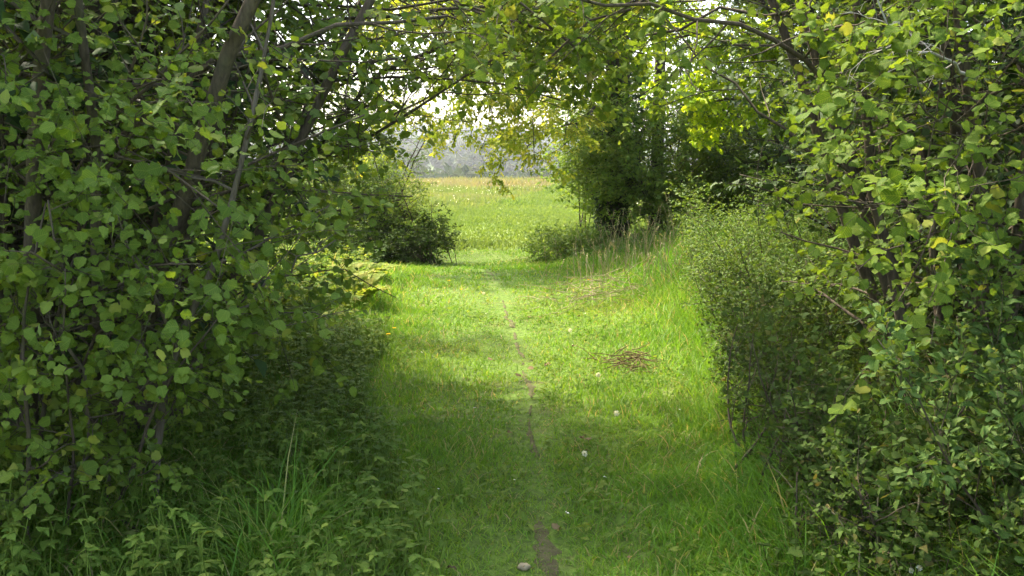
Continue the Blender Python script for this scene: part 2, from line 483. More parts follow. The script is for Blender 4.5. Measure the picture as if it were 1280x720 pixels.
def ground_mat():
    m, t, o = mk('turf')
    g = N_(t, 'ShaderNodeNewGeometry'); sp = N_(t, 'ShaderNodeSeparateXYZ'); t.links.new(g.outputs['Position'], sp.inputs[0])
    n1 = noise(t, 2.2, 4); n2 = noise(t, 22, 4); n3 = noise(t, .35, 3)
    near = mixc(t, ramp(t, n2, [(.35, (0,) * 3), (.65, (1,) * 3)]), (.06, .095, .018), (.11, .18, .028))
    near = mixc(t, ramp(t, n1, [(.55, (0,) * 3), (.75, (.6,) * 3)]), near, (.14, .115, .055))
    field = mixc(t, ramp(t, n3, [(.3, (0,) * 3), (.7, (1,) * 3)]), (.10, .17, .03), (.15, .19, .05))
    field = mixc(t, ramp(t, n2, [(.4, (0,) * 3), (.7, (.35,) * 3)]), field, (.28, .24, .09))
    fy = N_(t, 'ShaderNodeMapRange'); fy.inputs[1].default_value = 16; fy.inputs[2].default_value = 26; t.links.new(sp.outputs[1], fy.inputs[0])
    c = mixc(t, fy.outputs[0], near, field)
    fz = N_(t, 'ShaderNodeMapRange'); fz.inputs[1].default_value = 30; fz.inputs[2].default_value = 62; t.links.new(sp.outputs[1], fz.inputs[0])
    c = mixc(t, math_(t, 'MULTIPLY', fz.outputs[0], .8), c, (.25, .20, .10))
    b = N_(t, 'ShaderNodeBsdfPrincipled'); b.inputs['Roughness'].default_value = .9; b.inputs['Specular IOR Level'].default_value = .1
    t.links.new(c, b.inputs['Base Color'])
    bp = N_(t, 'ShaderNodeBump'); bp.inputs['Strength'].default_value = .8; bp.inputs['Distance'].default_value = .03
    t.links.new(n2, bp.inputs['Height']); t.links.new(bp.outputs[0], b.inputs['Normal']); t.links.new(b.outputs[0], o.inputs[0])


ground_mat()


def earth_mat():
    m, t, o = mk('earth')
    n1 = noise(t, 14, 5); n2 = noise(t, 70, 3)
    c = ramp(t, n1, [(.3, (.060, .050, .026)), (.5, (.10, .085, .045)), (.75, (.155, .135, .075))])
    c = mixc(t, ramp(t, n2, [(.45, (0,) * 3), (.6, (.7,) * 3)]), c, (.08, .11, .025))
    b = N_(t, 'ShaderNodeBsdfPrincipled'); b.inputs['Roughness'].default_value = .95; b.inputs['Specular IOR Level'].default_value = .1
    t.links.new(c, b.inputs['Base Color'])
    bp = N_(t, 'ShaderNodeBump'); bp.inputs['Strength'].default_value = .9; bp.inputs['Distance'].default_value = .02
    t.links.new(n2, bp.inputs['Height']); t.links.new(bp.outputs[0], b.inputs['Normal']); t.links.new(b.outputs[0], o.inputs[0])


earth_mat()


def hills_mat():
    m, t, o = mk('hill_fields')
    g = N_(t, 'ShaderNodeNewGeometry'); mp = N_(t, 'ShaderNodeMapping'); mp.inputs['Scale'].default_value = (.0042, .0022, 0)
    t.links.new(g.outputs['Position'], mp.inputs['Vector'])
    v = N_(t, 'ShaderNodeTexVoronoi'); v.inputs['Scale'].default_value = 1.0; t.links.new(mp.outputs[0], v.inputs['Vector'])
    s = N_(t, 'ShaderNodeSeparateColor'); t.links.new(v.outputs['Color'], s.inputs[0])
    c = ramp(t, s.outputs[0], [(.0, (.05, .085, .03)), (.35, (.07, .12, .035)), (.6, (.11, .16, .05)), (.85, (.16, .17, .09)), (1, (.05, .08, .03))])
    v2 = N_(t, 'ShaderNodeTexVoronoi', feature='DISTANCE_TO_EDGE'); v2.inputs['Scale'].default_value = 1.0; t.links.new(mp.outputs[0], v2.inputs['Vector'])
    c = mixc(t, ramp(t, v2.outputs[0], [(.02, (1,) * 3), (.05, (0,) * 3)]), c, (.035, .055, .02))
    c = mixc(t, ramp(t, noise(t, .02, 3), [(.4, (0,) * 3), (.7, (.4,) * 3)]), c, (.08, .12, .04))
    b = N_(t, 'ShaderNodeBsdfPrincipled'); b.inputs['Roughness'].default_value = .95; b.inputs['Specular IOR Level'].default_value = .05
    t.links.new(c, b.inputs['Base Color']); t.links.new(b.outputs[0], o.inputs[0])


hills_mat()


def stone_mat():
    m, t, o = mk('pale_stone')
    c = ramp(t, noise(t, 60, 4), [(.3, (.22, .17, .09)), (.7, (.36, .29, .17))])
    b = N_(t, 'ShaderNodeBsdfPrincipled'); b.inputs['Roughness'].default_value = .8
    t.links.new(c, b.inputs['Base Color']); t.links.new(b.outputs[0], o.inputs[0])


stone_mat()


# ------------------------------------------------------------------ ground, path, hills
def sheet(name, xs, ys, zf, mat):
    X, Y = np.meshgrid(xs, ys); Z = zf(X, Y); nx, ny = len(xs), len(ys)
    i = (np.arange(ny - 1)[:, None] * nx + np.arange(nx - 1)[None]).ravel()
    m = MB(); m.add(np.stack([X, Y, Z], -1), [np.stack([i, i + 1, i + nx + 1, i + nx], 1)], .5, True)
    o = m.obj(name, mat); tag(o, kind='structure'); return o


xs = np.unique(np.r_[-4000, -1500, -600, -250, -120, -70, -45, np.linspace(-30, -8, 45), np.linspace(-8, 8, 160), np.linspace(8, 30, 45), 45, 70, 120, 250, 600, 1500, 4000])
ys = np.unique(np.r_[-400, -120, -50, -20, np.linspace(-10, 2, 30), np.linspace(2, 22, 220), np.linspace(22, 70, 130), np.linspace(70, 135, 40), 200, 400, 900, 2000, 5000])
sheet('ground', xs, ys, zg, 'turf')

# the trodden line: narrow worn patches strung along the path
def trod(y): return np.interp(y, [0, 3.5, 4.5, 5.5, 7, 8, 9, 10.5, 12, 14, 16, 18], [.2, .17, .13, .11, .12, .08, .03, -.08, -.12, -.3, -.55, -.75])
yy = np.linspace(1.5, 15, 700)
wd = .075 * np.clip(vn(yy * 1.0, yy * 0 + 3, .5) * .6 + .4 * vn(yy, yy * 0 + 8, .13) - np.interp(yy, [1.5, 3.9, 4.6, 6.5, 7.5, 10, 11, 15], [.2, .25, .50, .50, .40, .40, .5, .58]), 0, 1)
cx = trod(yy) + .06 * (vn(yy, yy * 0 + 9, .35) - .5)
strip = []
for k, f in enumerate(np.linspace(-1, 1, 7)):
    x = cx + f * wd * (1 + 1.4 * (vn(yy, yy * 0 + 20 * np.sign(f) + 50, .05) - .5))
    strip.append(np.stack([x, yy, zg(x, yy) + .006 * (1 - abs(f)) + .002], 1))
V = np.stack(strip, 1); n = len(yy)
i = (np.arange(n - 1)[:, None] * 7 + np.arange(6)[None]).ravel()
i = i.reshape(n - 1, 6)[(wd[:-1] > .003) & (wd[1:] > .003)].ravel()
m = MB(); m.add(V, [np.stack([i, i + 1, i + 8, i + 7], 1)], .5, True)
tag(m.obj('footpath', 'earth'), kind='structure')


def zh(x, y):
    r = np.clip((y - 330) / 1500, 0, 1)
    z = -17 + 62 * r ** 1.15 + 17 * (vn(x, y, 420) - .5) * np.clip((y - 300) / 500, 0, 1) + 10 * (vn(x, y, 900) - .5) * r
    return z - 60 * np.clip((y - 2300) / 900, 0, 1)


sheet('hills', np.linspace(-1400, 1400, 120), np.linspace(290, 3200, 110), zh, 'hill_fields')


# woods on the hills and in the valley: clumps of leaf-sized cards, each wood one mass
def wood(name, label, centres, Rr, Hh, n, card, mat, cat='wood'):
    c = np.repeat(centres, n, axis=0); N = len(c)
    q = norm(rng.standard_normal((N, 3))) * (.55 + .45 * rng.random((N, 1)))
    q[:, 2] = np.abs(q[:, 2]) * 1.1 - .15
    rr = np.repeat(Rr * (.7 + .6 * rng.random(len(centres))), n); hh = np.repeat(Hh * (.7 + .6 * rng.random(len(centres))), n)
    p = c + np.stack([q[:, 0] * rr, q[:, 1] * rr, (q[:, 2] * .75 + .3) * hh], 1)
    mb = MB(); put_leaves(mb, 'small', p, rng.standard_normal((N, 3)), q + .6 * rng.standard_normal((N, 3)) + np.array([0, 0, .5]), card * (.6 + .8 * rng.random(N)),
                          np.clip(np.repeat(rng.random(len(centres)), n) * .7 + .3 * rng.random(N), 0, 1))
    o = mb.obj(name, mat); tag(o, label, cat, kind='stuff'); return o


def wpts(n, x0, x1, y0, y1, zf):
    x = x0 + (x1 - x0) * rng.random(n); y = y0 + (y1 - y0) * rng.random(n); return np.stack([x, y, zf(x, y)], 1)


c = np.concatenate([wpts(90, -60, 60, 104, 128, zg), wpts(60, -90, 90, 128, 150, zg)])
wood('scrub', 'olive brown scrub filling the valley just beyond the far edge of the field', c, 3.6, 4.3, 420, .6, 'scrub_leaf', 'scrub')
c = wpts(150, -150, 150, 300, 420, zh)
wood('woodland', 'grey green woodland on the lower slope across the valley', c, 9, 13, 220, 3.4, 'wood_leaf')
bands = []
for yb, n in ((620, 60), (860, 70), (1180, 80), (1600, 90)):
    x = -yb * .35 + yb * .7 * rng.random(n); y = yb + 60 * (vn(x, x * 0 + yb, 90) - .5) + rng.random(n) * yb * .05
    bands.append(np.stack([x, y, zh(x, y)], 1))
wood('woodland', 'blue grey bands of distant woods and hedges on the hillside', np.concatenate(bands), 14, 12, 120, 6, 'wood_leaf')


# ------------------------------------------------------------------ grass
def blades(mb, x, y, h, wd, lean, tint, seg=2):
    n = len(x); z = zg(x, y); az = rng.random(n) * 6.283; fz = rng.random(n) * 6.283
    d = np.stack([np.cos(az), np.sin(az), 0 * az], 1); s = np.stack([np.cos(fz), np.sin(fz), 0 * fz], 1)
    b = np.stack([x, y, z - .01], 1); ln = lean * (.3 + rng.random(n))
    rows = []
    for k in range(seg):
        t = k / seg
        c = b + d * (ln * h * t ** 1.8)[:, None]; c[:, 2] += h * (t - .25 * np.minimum(ln, 1.2) * t * t)
        ww = (wd * (1 - .35 * t))[:, None]
        rows += [c - s * ww, c + s * ww]
    c = b + d * (ln * h)[:, None]; c[:, 2] += h * (1 - .3 * np.minimum(ln, 1.5)); rows.append(c)
    v = np.stack(rows, 1); M = v.shape[1]; o = (np.arange(n) * M)[:, None]
    f = []
    for k in range(seg - 1): f.append(o + np.array([[2 * k, 2 * k + 1, 2 * k + 3, 2 * k + 2]]))
    f.append(o + np.array([[M - 3, M - 2, M - 1]]))
    mb.add(v, f, np.repeat(tint, M), True)


def gh(x, y):
    """height of the grass: short where people walk"""
    o = np.abs(x - pathx(y)) / half(y)
    h = np.interp(o, [0, .35, .75, 1.0, 1.4, 2.2], [.045, .05, .085, .15, .24, .30])
    h = h * (.55 + .9 * vn(x, y, .7)) * (.8 + .4 * vn(x, y, .2))
    h = np.where(x < pathx(y) - 1.15, h * np.interp(y, [8, 10], [.5, 1]), h)
    worn = np.clip(1 - np.abs(x - trod(y)) / .16, 0, 1) * (y < 15)
    return h * (1 - .45 * worn), worn


def turf(y0, y1, x0, x1, dens, wd, seg):
    n = int((y1 - y0) * (x1 - x0) * dens)
    x = x0 + (x1 - x0) * rng.random(n); y = y0 + (y1 - y0) * rng.random(n)
    h, worn = gh(x, y)
    m = (rng.random(n) > worn * .4) & (rng.random(n) < .45 + .9 * vn(x, y, .3))
    x, y, h = x[m], y[m], h[m]
    h = h * (.45 + .8 * rng.random(len(h)) + .9 * (rng.random(len(h)) < .06))
    t = np.clip(.25 + .45 * rng.random(len(h)) + .45 * (vn(x, y, 1.1) - .5) + .12 * (1 - h / .2), 0, .86)
    t[rng.random(len(h)) < .08] = .97
    mb = MB(); blades(mb, x, y, h, wd * (.6 + .8 * rng.random(len(h))), .9, t, seg)
    return mb


def to_stuff(mb, name, label, cat, mat):
    o = mb.obj(name, mat); return tag(o, label, cat, kind='stuff')


to_stuff(turf(2.2, 6.0, -2.6, 2.6, 5600, .0028, 3), 'grass', 'short trodden grass on the shaded near part of the path', 'grass', 'grass')
to_stuff(turf(6.0, 11, -3.4, 3.2, 2600, .0034, 2), 'grass', 'sunlit grass on the path between the hazels and the low thorn bush', 'grass', 'grass')
to_stuff(turf(11, 18.5, -5.5, 5, 1100, .006, 2), 'grass', 'bright sunlit grass where the path opens out before the hedge gap', 'grass', 'grass')


def meadow(y0, y1, x0, x1, dens, wd, hk, label, t0, t1):
    n = int((y1 - y0) * (x1 - x0) * dens)
    x = x0 + (x1 - x0) * rng.random(n); y = y0 + (y1 - y0) * rng.random(n)
    o = np.abs(x - pathx(y)) / half(y)
    h = hk * np.interp(o, [0, .6, 1.0, 1.5], [.42, .45, .8, 1.0]) * (.6 + .8 * vn(x, y, 2.5)) * (.6 + .6 * rng.random(n))
    t = np.clip(np.interp(y, [y0, y1], [t0, t1]) + .3 * (rng.random(n) - .5) + .5 * (vn(x, y, 5) - .5) * np.interp(o, [.7, 1.3], [.3, 1]), 0, 1)
    t = np.where(o < .95, np.clip(.30 + .2 * (rng.random(n) - .5), 0, 1), t)
    mb = MB(); blades(mb, x, y, h, wd * (.6 + .8 * rng.random(n)) , .5, t, 2)
    return to_stuff(mb, 'meadow_grass', label, 'grass', 'meadow')


meadow(18.5, 32, -9, 12, 330, .014, .20, 'light green meadow grass at the near side of the open field', .15, .4)
meadow(32, 47, -11, 16, 150, .026, .30, 'yellow green meadow grass halfway across the open field', .4, .62)
meadow(47, 66, -15, 20, 80, .045, .42, 'tall tan seeding grass along the far edge of the field', .58, .85)

# white seed heads dotted over the field
n = 800; y = 20 + 42 * rng.random(n) ** .8; x = (rng.random(n) - .45) * y * .55
ok = np.abs(x - pathx(y)) > half(y) * .9; x, y = x[ok], y[ok]
p = np.stack([x, y, zg(x, y) + .28 + .14 * rng.random(len(x))], 1); mb = MB()
for k in range(3): put_leaves(mb, 'small', p, rng.standard_normal(p.shape), rng.standard_normal(p.shape), np.full(len(p), .03), rng.random(len(p)))
to_stuff(mb, 'field_flowers', 'white flower heads dotted over the open field', 'flowers', 'white_petal')

# ------------------------------------------------------------------ herbs under the hazels
def herbs(name, label, n, xf, y0, y1, hr, size, mat, cat='undergrowth', tint=(.1, .8)):
    y = y0 + (y1 - y0) * rng.random(n); a, b = xf(y); x = a + (b - a) * rng.random(n)
    h = (hr[0] + (hr[1] - hr[0]) * rng.random(n)) * (.6 + .8 * vn(x, y, .6))
    p = np.stack([x, y, zg(x, y) - .02], 1); d = np.stack([.2 * rng.standard_normal(n), .2 * rng.standard_normal(n), np.ones(n)], 1)
    sp, sr = grow(p, d, h, .003, 4, .08, 0, .5)
    mb = MB(); tubes(mb, sp, sr, 3, .35)
    for t, k in ((.45, 2), (.7, 2), (1.0, 4)):
        q, d, _, _, par = kids(sp, sr, k, t - .03, t, .9, 1.25)
        Y = d.copy(); Y[:, 2] = Y[:, 2] * .2 - .12
        put_leaves(mb, 'nettle', q, Y, np.array([0, 0, 1.]) + .22 * rng.standard_normal(q.shape), size * (.6 + .6 * rng.random(len(q))) * (1 - .25 * (t > .9)), np.clip(tint[0] + (tint[1] - tint[0]) * rng.random(len(q)) + .15 * (t > .9), 0, 1))
    return to_stuff(mb, name, label, cat, mat)


herbs('undergrowth', 'shaded green leafy undergrowth beside the near left edge of the path', 3000,
      lambda y: (np.full_like(y, -2.9), np.interp(y, [2.4, 3.7, 5, 6.5, 8, 9], [-.32, -.30, -.62, -1.0, -1.05, -1.15])), 2.4, 8.6, (.14, .40), .052, 'herb_leaf', tint=(0, .75))
herbs('undergrowth', 'dark low undergrowth along the near right edge of the path', 900,
      lambda y: (np.interp(y, [2.4, 4, 6.5, 9], [.85, 1.0, 1.35, 1.7]), np.interp(y, [2.4, 9], [2.6, 3.6])), 2.4, 8, (.12, .3), .05, 'bramble_leaf')
herbs('undergrowth', 'leafy weeds at the foot of the far left hedge', 1300,
      lambda y: (np.full_like(y, -6.5), np.interp(y, [15, 17, 19], [-2.3, -1.9, -2.2])), 15.5, 18.8, (.15, .4), .09, 'thorn_leaf')
herbs('undergrowth', 'sunlit weeds on the bank below the ivy covered tree', 900,
      lambda y: (np.interp(y, [14, 17, 20], [1.7, .9, .9]), np.interp(y, [14, 20], [5, 5])), 14, 20, (.15, .42), .08, 'thorn_leaf', tint=(.3, 1))

# ------------------------------------------------------------------ left hazel, the big stool
def stool_keep(p):
    return clear_way(p) & ((p[:, 0] < -1.3) | (p[:, 2] < 2.2) | (rng.random(len(p)) < .4))


HZ = dict(leaf='hazel', lmat='hazel_leaf')
b = gp(-2.25, 4.9)
st = clump(b, 15, .5, .26, (4.0, 5.2), (.028, .05), wob=.05, bias=(.08, -.05))
lim = [(pl([P(-40, 150, 4.6), P(20, 105, 4.2), P(32, 88, 4.1), P(10, 60, 3.9), P(-30, 20, 3.8)]), .012, .5),
       (pl([P(60, 430, 4.7), P(120, 230, 4.4), P(190, 120, 4.3), P(290, 70, 4.4), P(420, 30, 4.6), P(560, 20, 4.9)]), .022, .3),
       (pl([P(-20, 215, 4.5), P(60, 195, 4.2), P(130, 180, 4.0), P(230, 235, 3.7), P(300, 280, 3.6)]), .010, .3),
       (pl([P(40, 560, 4.4), P(110, 430, 4.0), P(190, 330, 3.7), P(250, 330, 3.5)]), .010, .3)]
woody('hazel_tree', 'many stemmed hazel with dark brown stems filling the left edge of the view', 'tree', b, st, lim,
      nb=15, bl=(.6, 1.5), nt_=8, tl=(.2, .45), nl=7, size=.055, tint=(.15, .8), keep=stool_keep, **HZ)

# slim pale stem in front
b = gp(-1.52, 4.05)
st = [(pl([P(172, 715, 4.0), P(205, 530, 4.0), P(232, 410, 4.0), P(285, 300, 4.0), P(330, 130, 4.05), P(350, -60, 4.2)]), .021, .35),
      (pl([P(172, 715, 4.05), P(110, 560, 3.8), P(90, 420, 3.7), P(60, 250, 3.6)]), .012, .3),
      (pl([P(220, 470, 4.0), P(300, 400, 4.1), P(345, 345, 4.2), P(420, 300, 4.3)]), .010, .3)]
st[0][0][0] = gp(-1.5, 4.03, -.03); st[1][0][0] = gp(-1.54, 4.06, -.03)
woody('hazel_sapling', 'slim pale stemmed hazel sapling leaning right in front of the left hazel', 'tree', b, st,
      nb=8, bl=(.35, .85), bt=(.25, 1), nt_=6, tl=(.16, .34), nl=5, size=.052, bmat='pale_bark', tint=(.3, .85), **HZ)

# low shoots in the corner
b = gp(-1.92, 3.75)
st = clump(b, 11, .38, .35, (.9, 1.7), (.006, .012), wob=.07, bias=(.02, -.1))
woody('hazel_sapling', 'low leafy hazel shoots in front of the dark stems at the bottom left corner', 'tree', b, st,
      nb=9, bl=(.2, .55), bt=(.08, 1), nt_=6, tl=(.12, .28), nl=6, size=.054, tint=(.3, .9), **HZ)


def left_keep(p):
    return clear_way(p) & ((p[:, 0] < -.9) | (p[:, 2] < 1.75) | (rng.random(len(p)) < np.where(p[:, 2] > 2.45, .4, .82))) & (p[:, 1] > 3.3)


# hazel behind it, whose limbs arch over the path
b = gp(-2.75, 7.1)
st = clump(b, 11, .45, .28, (3.8, 5.0), (.025, .045), wob=.05, bias=(.06, -.03))
lim = [(pl([P(215, 400, 6.8), P(300, 285, 6.3), P(400, 205, 5.9), P(470, 160, 5.7), P(545, 118, 5.6), P(640, 60, 5.5)]), .016, .35),
       (pl([P(250, 330, 7.0), P(380, 210, 6.6), P(470, 90, 6.2), P(560, 55, 6.0), P(615, 35, 5.9), P(740, -10, 5.8)]), .02, .35),
       (pl([P(210, 250, 7.0), P(330, 120, 6.4), P(440, 90, 5.9), P(560, 88, 5.6), P(650, 110, 5.4), P(700, 125, 5.3)]), .014, .3),
       (pl([P(230, 200, 6.9), P(360, 60, 6.4), P(480, 10, 6.0), P(620, 10, 5.8), P(760, 40, 5.7)]), .018, .3),
       (pl([P(200, 150, 6.9), P(380, 130, 6.9), P(500, 60, 7.0), P(640, 70, 7.0), P(740, 95, 6.9)]), .016, .3),
       (pl([P(200, 60, 6.9), P(330, -20, 6.0), P(480, -40, 5.2), P(640, -20, 4.9), P(720, 60, 4.8)]), .018, .3),
       (pl([P(230, 420, 6.9), P(330, 350, 6.5), P(430, 340, 6.1), P(495, 372, 5.9)]), .008, .3)]
for k in range(11):
    e = np.array([-1.0 + 2.4 * (k + rng.random()) / 11, 5.0 + 2.8 * rng.random(), 2.12 + .5 * rng.random()]); q = b + [.1, 0, 2.0 + 1.2 * rng.random()]
    lim.append((pl([q, q * .5 + e * .5 + [0, 0, .35], e + [0, 0, .1], e + [.45, -.1, -.05]], 10, .05), .013, .3))
woody('hazel_tree', 'leaning hazel behind the slim sapling, its dark limbs arching over the path', 'tree', b, st, lim,
      nb=15, bl=(.7, 1.7), bt=(.3, 1), nt_=8, tl=(.22, .48), nl=8, size=.057, tint=(.25, .9), keep=left_keep, **HZ)

# ------------------------------------------------------------------ right hazel
b = gp(2.6, 5.3)
st = clump(b, 10, .45, .25, (5, 6.6), (.025, .042), wob=.06, bias=(.0, -.03))


def right_keep(p):
    return clear_way(p) & ((p[:, 0] > .24 * p[:, 1] + .1) | ((rng.random(len(p)) < .15) | ((p[:, 2] > 1.8) & (p[:, 0] < .8))))


st += [(pl([gp(2.05, 5.0, -.05), P(1140, 430, 5.0), P(1112, 330, 5.0), P(1085, 190, 5.0), P(1070, 60, 5.0), P(1050, -120, 5.1)]), .034, .5)]
lim = [(pl([P(1160, 180, 5.2), P(1060, 110, 5.0), P(960, 50, 4.8), P(880, 16, 4.6), P(770, 6, 4.5), P(690, -10, 4.4)]), .016, .4),
       (pl([P(1180, 120, 5.6), P(1020, 20, 5.8), P(900, 10, 6.0), P(800, 50, 6.1), P(730, 100, 6.0)]), .016, .3),
       (pl([P(1180, 60, 5.2), P(1050, -40, 5.0), P(900, -50, 4.9), P(780, 0, 4.8), P(690, 70, 4.7)]), .016, .3),
       (pl([P(1120, 330, 5.1), P(1030, 200, 5.0), P(960, 150, 5.1), P(890, 80, 5.3), P(830, 20, 5.5)]), .012, .35),
       (pl([P(1230, 300, 4.6), P(1180, 270, 4.2), P(1120, 250, 3.9), P(1060, 250, 3.7)]), .010, .3),
       (pl([P(1250, 200, 4.4), P(1200, 150, 4.0), P(1150, 130, 3.8)]), .010, .3)]
for k in range(6):
    e = np.array([.1 + .9 * (k + rng.random()) / 6, 5.0 + 2.4 * rng.random(), 2.12 + .5 * rng.random()]); q = b + [-.1, 0, 2.0 + 1.0 * rng.random()]
    lim.append((pl([q, q * .5 + e * .5 + [0, 0, .3], e + [0, 0, .1], e + [-.35, -.1, -.05]], 10, .05), .012, .3))
woody('hazel_tree', 'broad leaved hazel with slender brown stems on the right of the path', 'tree', b, st, lim,
      nb=14, bl=(.6, 1.4), nt_=8, tl=(.2, .45), nl=8, size=.06, leaf='hazel', lmat='right_hazel_leaf', tint=(.1, .8), up=.75, out=.45, keep=right_keep)

# bare dead branch in it
root = thing('dead_branch', 'bare silvery dead branch with forked twigs hanging in the right hazel', 'branch', P(1130, 60, 4.1))
ax = pl([P(1215, 95, 4.3), P(1175, 70, 4.15), P(1130, 60, 4.1), P(1105, 40, 4.05), P(1095, -20, 4.0)], wob=.01)
mb = MB(); tubes(mb, ax[None], (.008 * np.linspace(1, .4, 11))[None], 6)
p, d, t, r, par = kids(ax[None], (.008 * np.linspace(1, .4, 11))[None], 12, .1, 1, .5, 1.2)
tp, tr = grow(p, d, .1 + .3 * rng.random(len(p)), r * .5, 5, .2, -.08, .4); tubes(mb, tp, tr, 4)
p, d, t, r, par = kids(tp, tr, 4, .3, 1, .4, 1.1); tp, tr = grow(p, d, .05 + .1 * rng.random(len(p)), r * .6, 3, .2, 0, .5); tubes(mb, tp, tr, 3)
mb.obj('twigs', 'dead_twig', root)

# ------------------------------------------------------------------ right side shrubs
# sloe at the right edge
b = gp(2.02, 3.2)
st = clump(b, 16, .28, .42, (.75, 1.2), (.006, .011), wob=.07, bias=(-.14, -.06))
woody('sloe_bush', 'bushy shrub with narrow blunt leaves at the bottom right corner', 'shrub', b, st,
      leaf='obovate', size=.058, lmat='sloe_leaf', nb=11, bl=(.2, .5), bt=(.15, 1), ba=(.4, .9), bup=.05, bflat=1, nt_=6, tl=(.06, .14), nl=9, tint=(.1, .8), up=.45, out=.5, droop=-.1, keep=clear_way, parts=False, stem_name='stems')


def mound(name, label, x, y, n, spread, Ls, lean, size, leaf, lmat, nb=10, nt_=6, nl=7, bl=(.25, .6), tl=(.1, .28), tint=(.1, .8), keep=clear_way, bmat='bark', group=None, cat='shrub', up=.5, out=.5, r=(.005, .011), droop=.1):
    b = gp(x, y)
    st = clump(b, n, spread, lean, Ls, r, wob=.1, up=-.02)
    return woody(name, label, cat, b, st, leaf=leaf, size=size, lmat=lmat, bmat=bmat, nb=nb, bl=bl, bt=(.2, 1), ba=(.5, 1.1), bup=.0, bflat=.9, nt_=nt_, tl=tl, nl=nl, tint=tint,
                 up=up, out=out, droop=droop, keep=keep, parts=False, stem_name='stems', group=group, S=5)


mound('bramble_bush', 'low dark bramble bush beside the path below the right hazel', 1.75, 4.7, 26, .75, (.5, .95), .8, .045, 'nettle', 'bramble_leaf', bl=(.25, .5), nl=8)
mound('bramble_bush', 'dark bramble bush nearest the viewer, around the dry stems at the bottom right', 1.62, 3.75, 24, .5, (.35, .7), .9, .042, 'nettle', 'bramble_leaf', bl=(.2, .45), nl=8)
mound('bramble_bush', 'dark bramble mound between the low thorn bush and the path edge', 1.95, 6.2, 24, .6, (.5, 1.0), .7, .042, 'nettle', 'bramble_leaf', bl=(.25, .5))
mound('thorn_bush', 'rounded small leaved thorn bush lit by the sun beside the path', 2.55, 9.0, 34, .75, (.8, 1.35), .7, .036, 'oval', 'thorn_leaf', nb=14, nt_=8, nl=8, bl=(.25, .55), tl=(.1, .22), tint=(.35, 1))
mound('thorn_bush', 'darker thorn bush under the right hazel, behind the bramble mound', 2.75, 7.3, 30, .7, (.8, 1.4), .6, .036, 'oval', 'thorn_leaf', nb=13, nt_=8, nl=8, bl=(.25, .6), tl=(.1, .22), tint=(.2, .8))

# dark hedge trees that close the view behind the right hazel
D0 = None


def hedge_tree(label, x, y, rot, sc, group):
    global D0
    if D0 is None:
        b = gp(x, y)
        st = clump(b, 9, .5, .35, (3.6, 5.2), (.04, .07), wob=.08)
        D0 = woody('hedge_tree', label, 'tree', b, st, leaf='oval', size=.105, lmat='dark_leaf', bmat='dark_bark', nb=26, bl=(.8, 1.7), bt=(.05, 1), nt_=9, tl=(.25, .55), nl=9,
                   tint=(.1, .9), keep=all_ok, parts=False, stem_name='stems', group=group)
        return D0
    return copy_tree(D0, gp(x, y), rot, sc, label, group)


g = 'dark hedge trees behind the hazels'
hedge_tree('dark leafy hedge tree behind the stems of the right hazel', 3.5, 7.4, 0, .9, g)
hedge_tree('dark hedge tree behind the sunlit yellow green maple', 6.6, 12.6, 2.1, 1.15, g)
hedge_tree('dark hedge tree between the right hazel and the maple', 4.9, 9.6, 4.0, 1.05, g)
hedge_tree('dark hedge tree at the right edge beside the sloe bush', 3.6, 5.2, 1.2, .95, g)
hedge_tree('dark hedge tree behind the thick stems of the left hazel', -3.6, 7.6, 3.0, 1.1, g)
hedge_tree('dark hedge tree behind the leaning hazel on the left', -4.7, 8.4, 5.2, 1.15, g)
hedge_tree('dark hedge tree at the far left edge of the view', -3.3, 5.6, .6, 1.15, g)
hedge_tree('dark hedge tree at the back of the left hedge, beside the sunny bay', -6.2, 9.0, 2.6, 1.2, g)

# ------------------------------------------------------------------ far right: ivy clad oak and companions
b = gp(1.98, 19.2)
trunk = (pl([b - [0, 0, .1], b + [-.02, 0, .6], b + [-.06, 0, 2.0], b + [.05, -.1, 4.2], b + [.0, -.2, 6.5], b + [.1, 0, 9]], 14, .02), .30, .35)
lim = []
for (q, r) in (([b + [-.05, -.1, 3.6], P(690, 20, 17.5), P(640, 60, 16), P(610, 120, 14.8), P(600, 190, 14.2)], .028),
               ([b + [0, -.1, 4.2], P(700, -20, 16.5), P(680, 60, 15), P(672, 130, 14), P(668, 200, 13.6)], .028),
               ([b + [0, -.1, 4.6], P(640, -50, 16.5), P(560, 10, 15.5), P(520, 90, 15), P(500, 150, 14.8)], .055),
               ([b + [0, 0, 4.8], P(620, -120, 16), P(500, -60, 14.5), P(440, 10, 14)], .055),
               ([b + [0, 0, 4.9], P(720, -130, 15), P(660, -90, 13), P(590, -30, 12.2)], .055),
               ([b + [0, 0, 4.4], P(820, -60, 17), P(860, -40, 15.5), P(840, 20, 15)], .05),
               ([b + [0, 0, 5.5], b + [1.5, .6, 7], b + [2.6, 1, 7.6]], .06),
               ([b + [0, 0, 5.5], b + [.5, 1.6, 7], b + [.6, 2.6, 7.6]], .06),
               ([b + [0, 0, 3.0], P(735, 150, 17.8), P(700, 165, 17), P(660, 190, 16.4), P(640, 200, 16)], .03)):
    lim.append((pl(q, 12, .06), r, .16))
for k in range(26):
    e = np.array([-2.8 + 4.6 * (k + rng.random()) / 26, 15 + 6 * rng.random() - .8 * (k % 4 == 0), 2.6 + 2.2 * rng.random()]); q = b + [0, 0, 3.6 + 2 * rng.random()]
    lim.append((pl([q, q * .55 + e * .45 + [0, 0, .9], q * .2 + e * .8 + [0, 0, .5], e], 10, .07), .035, .25))
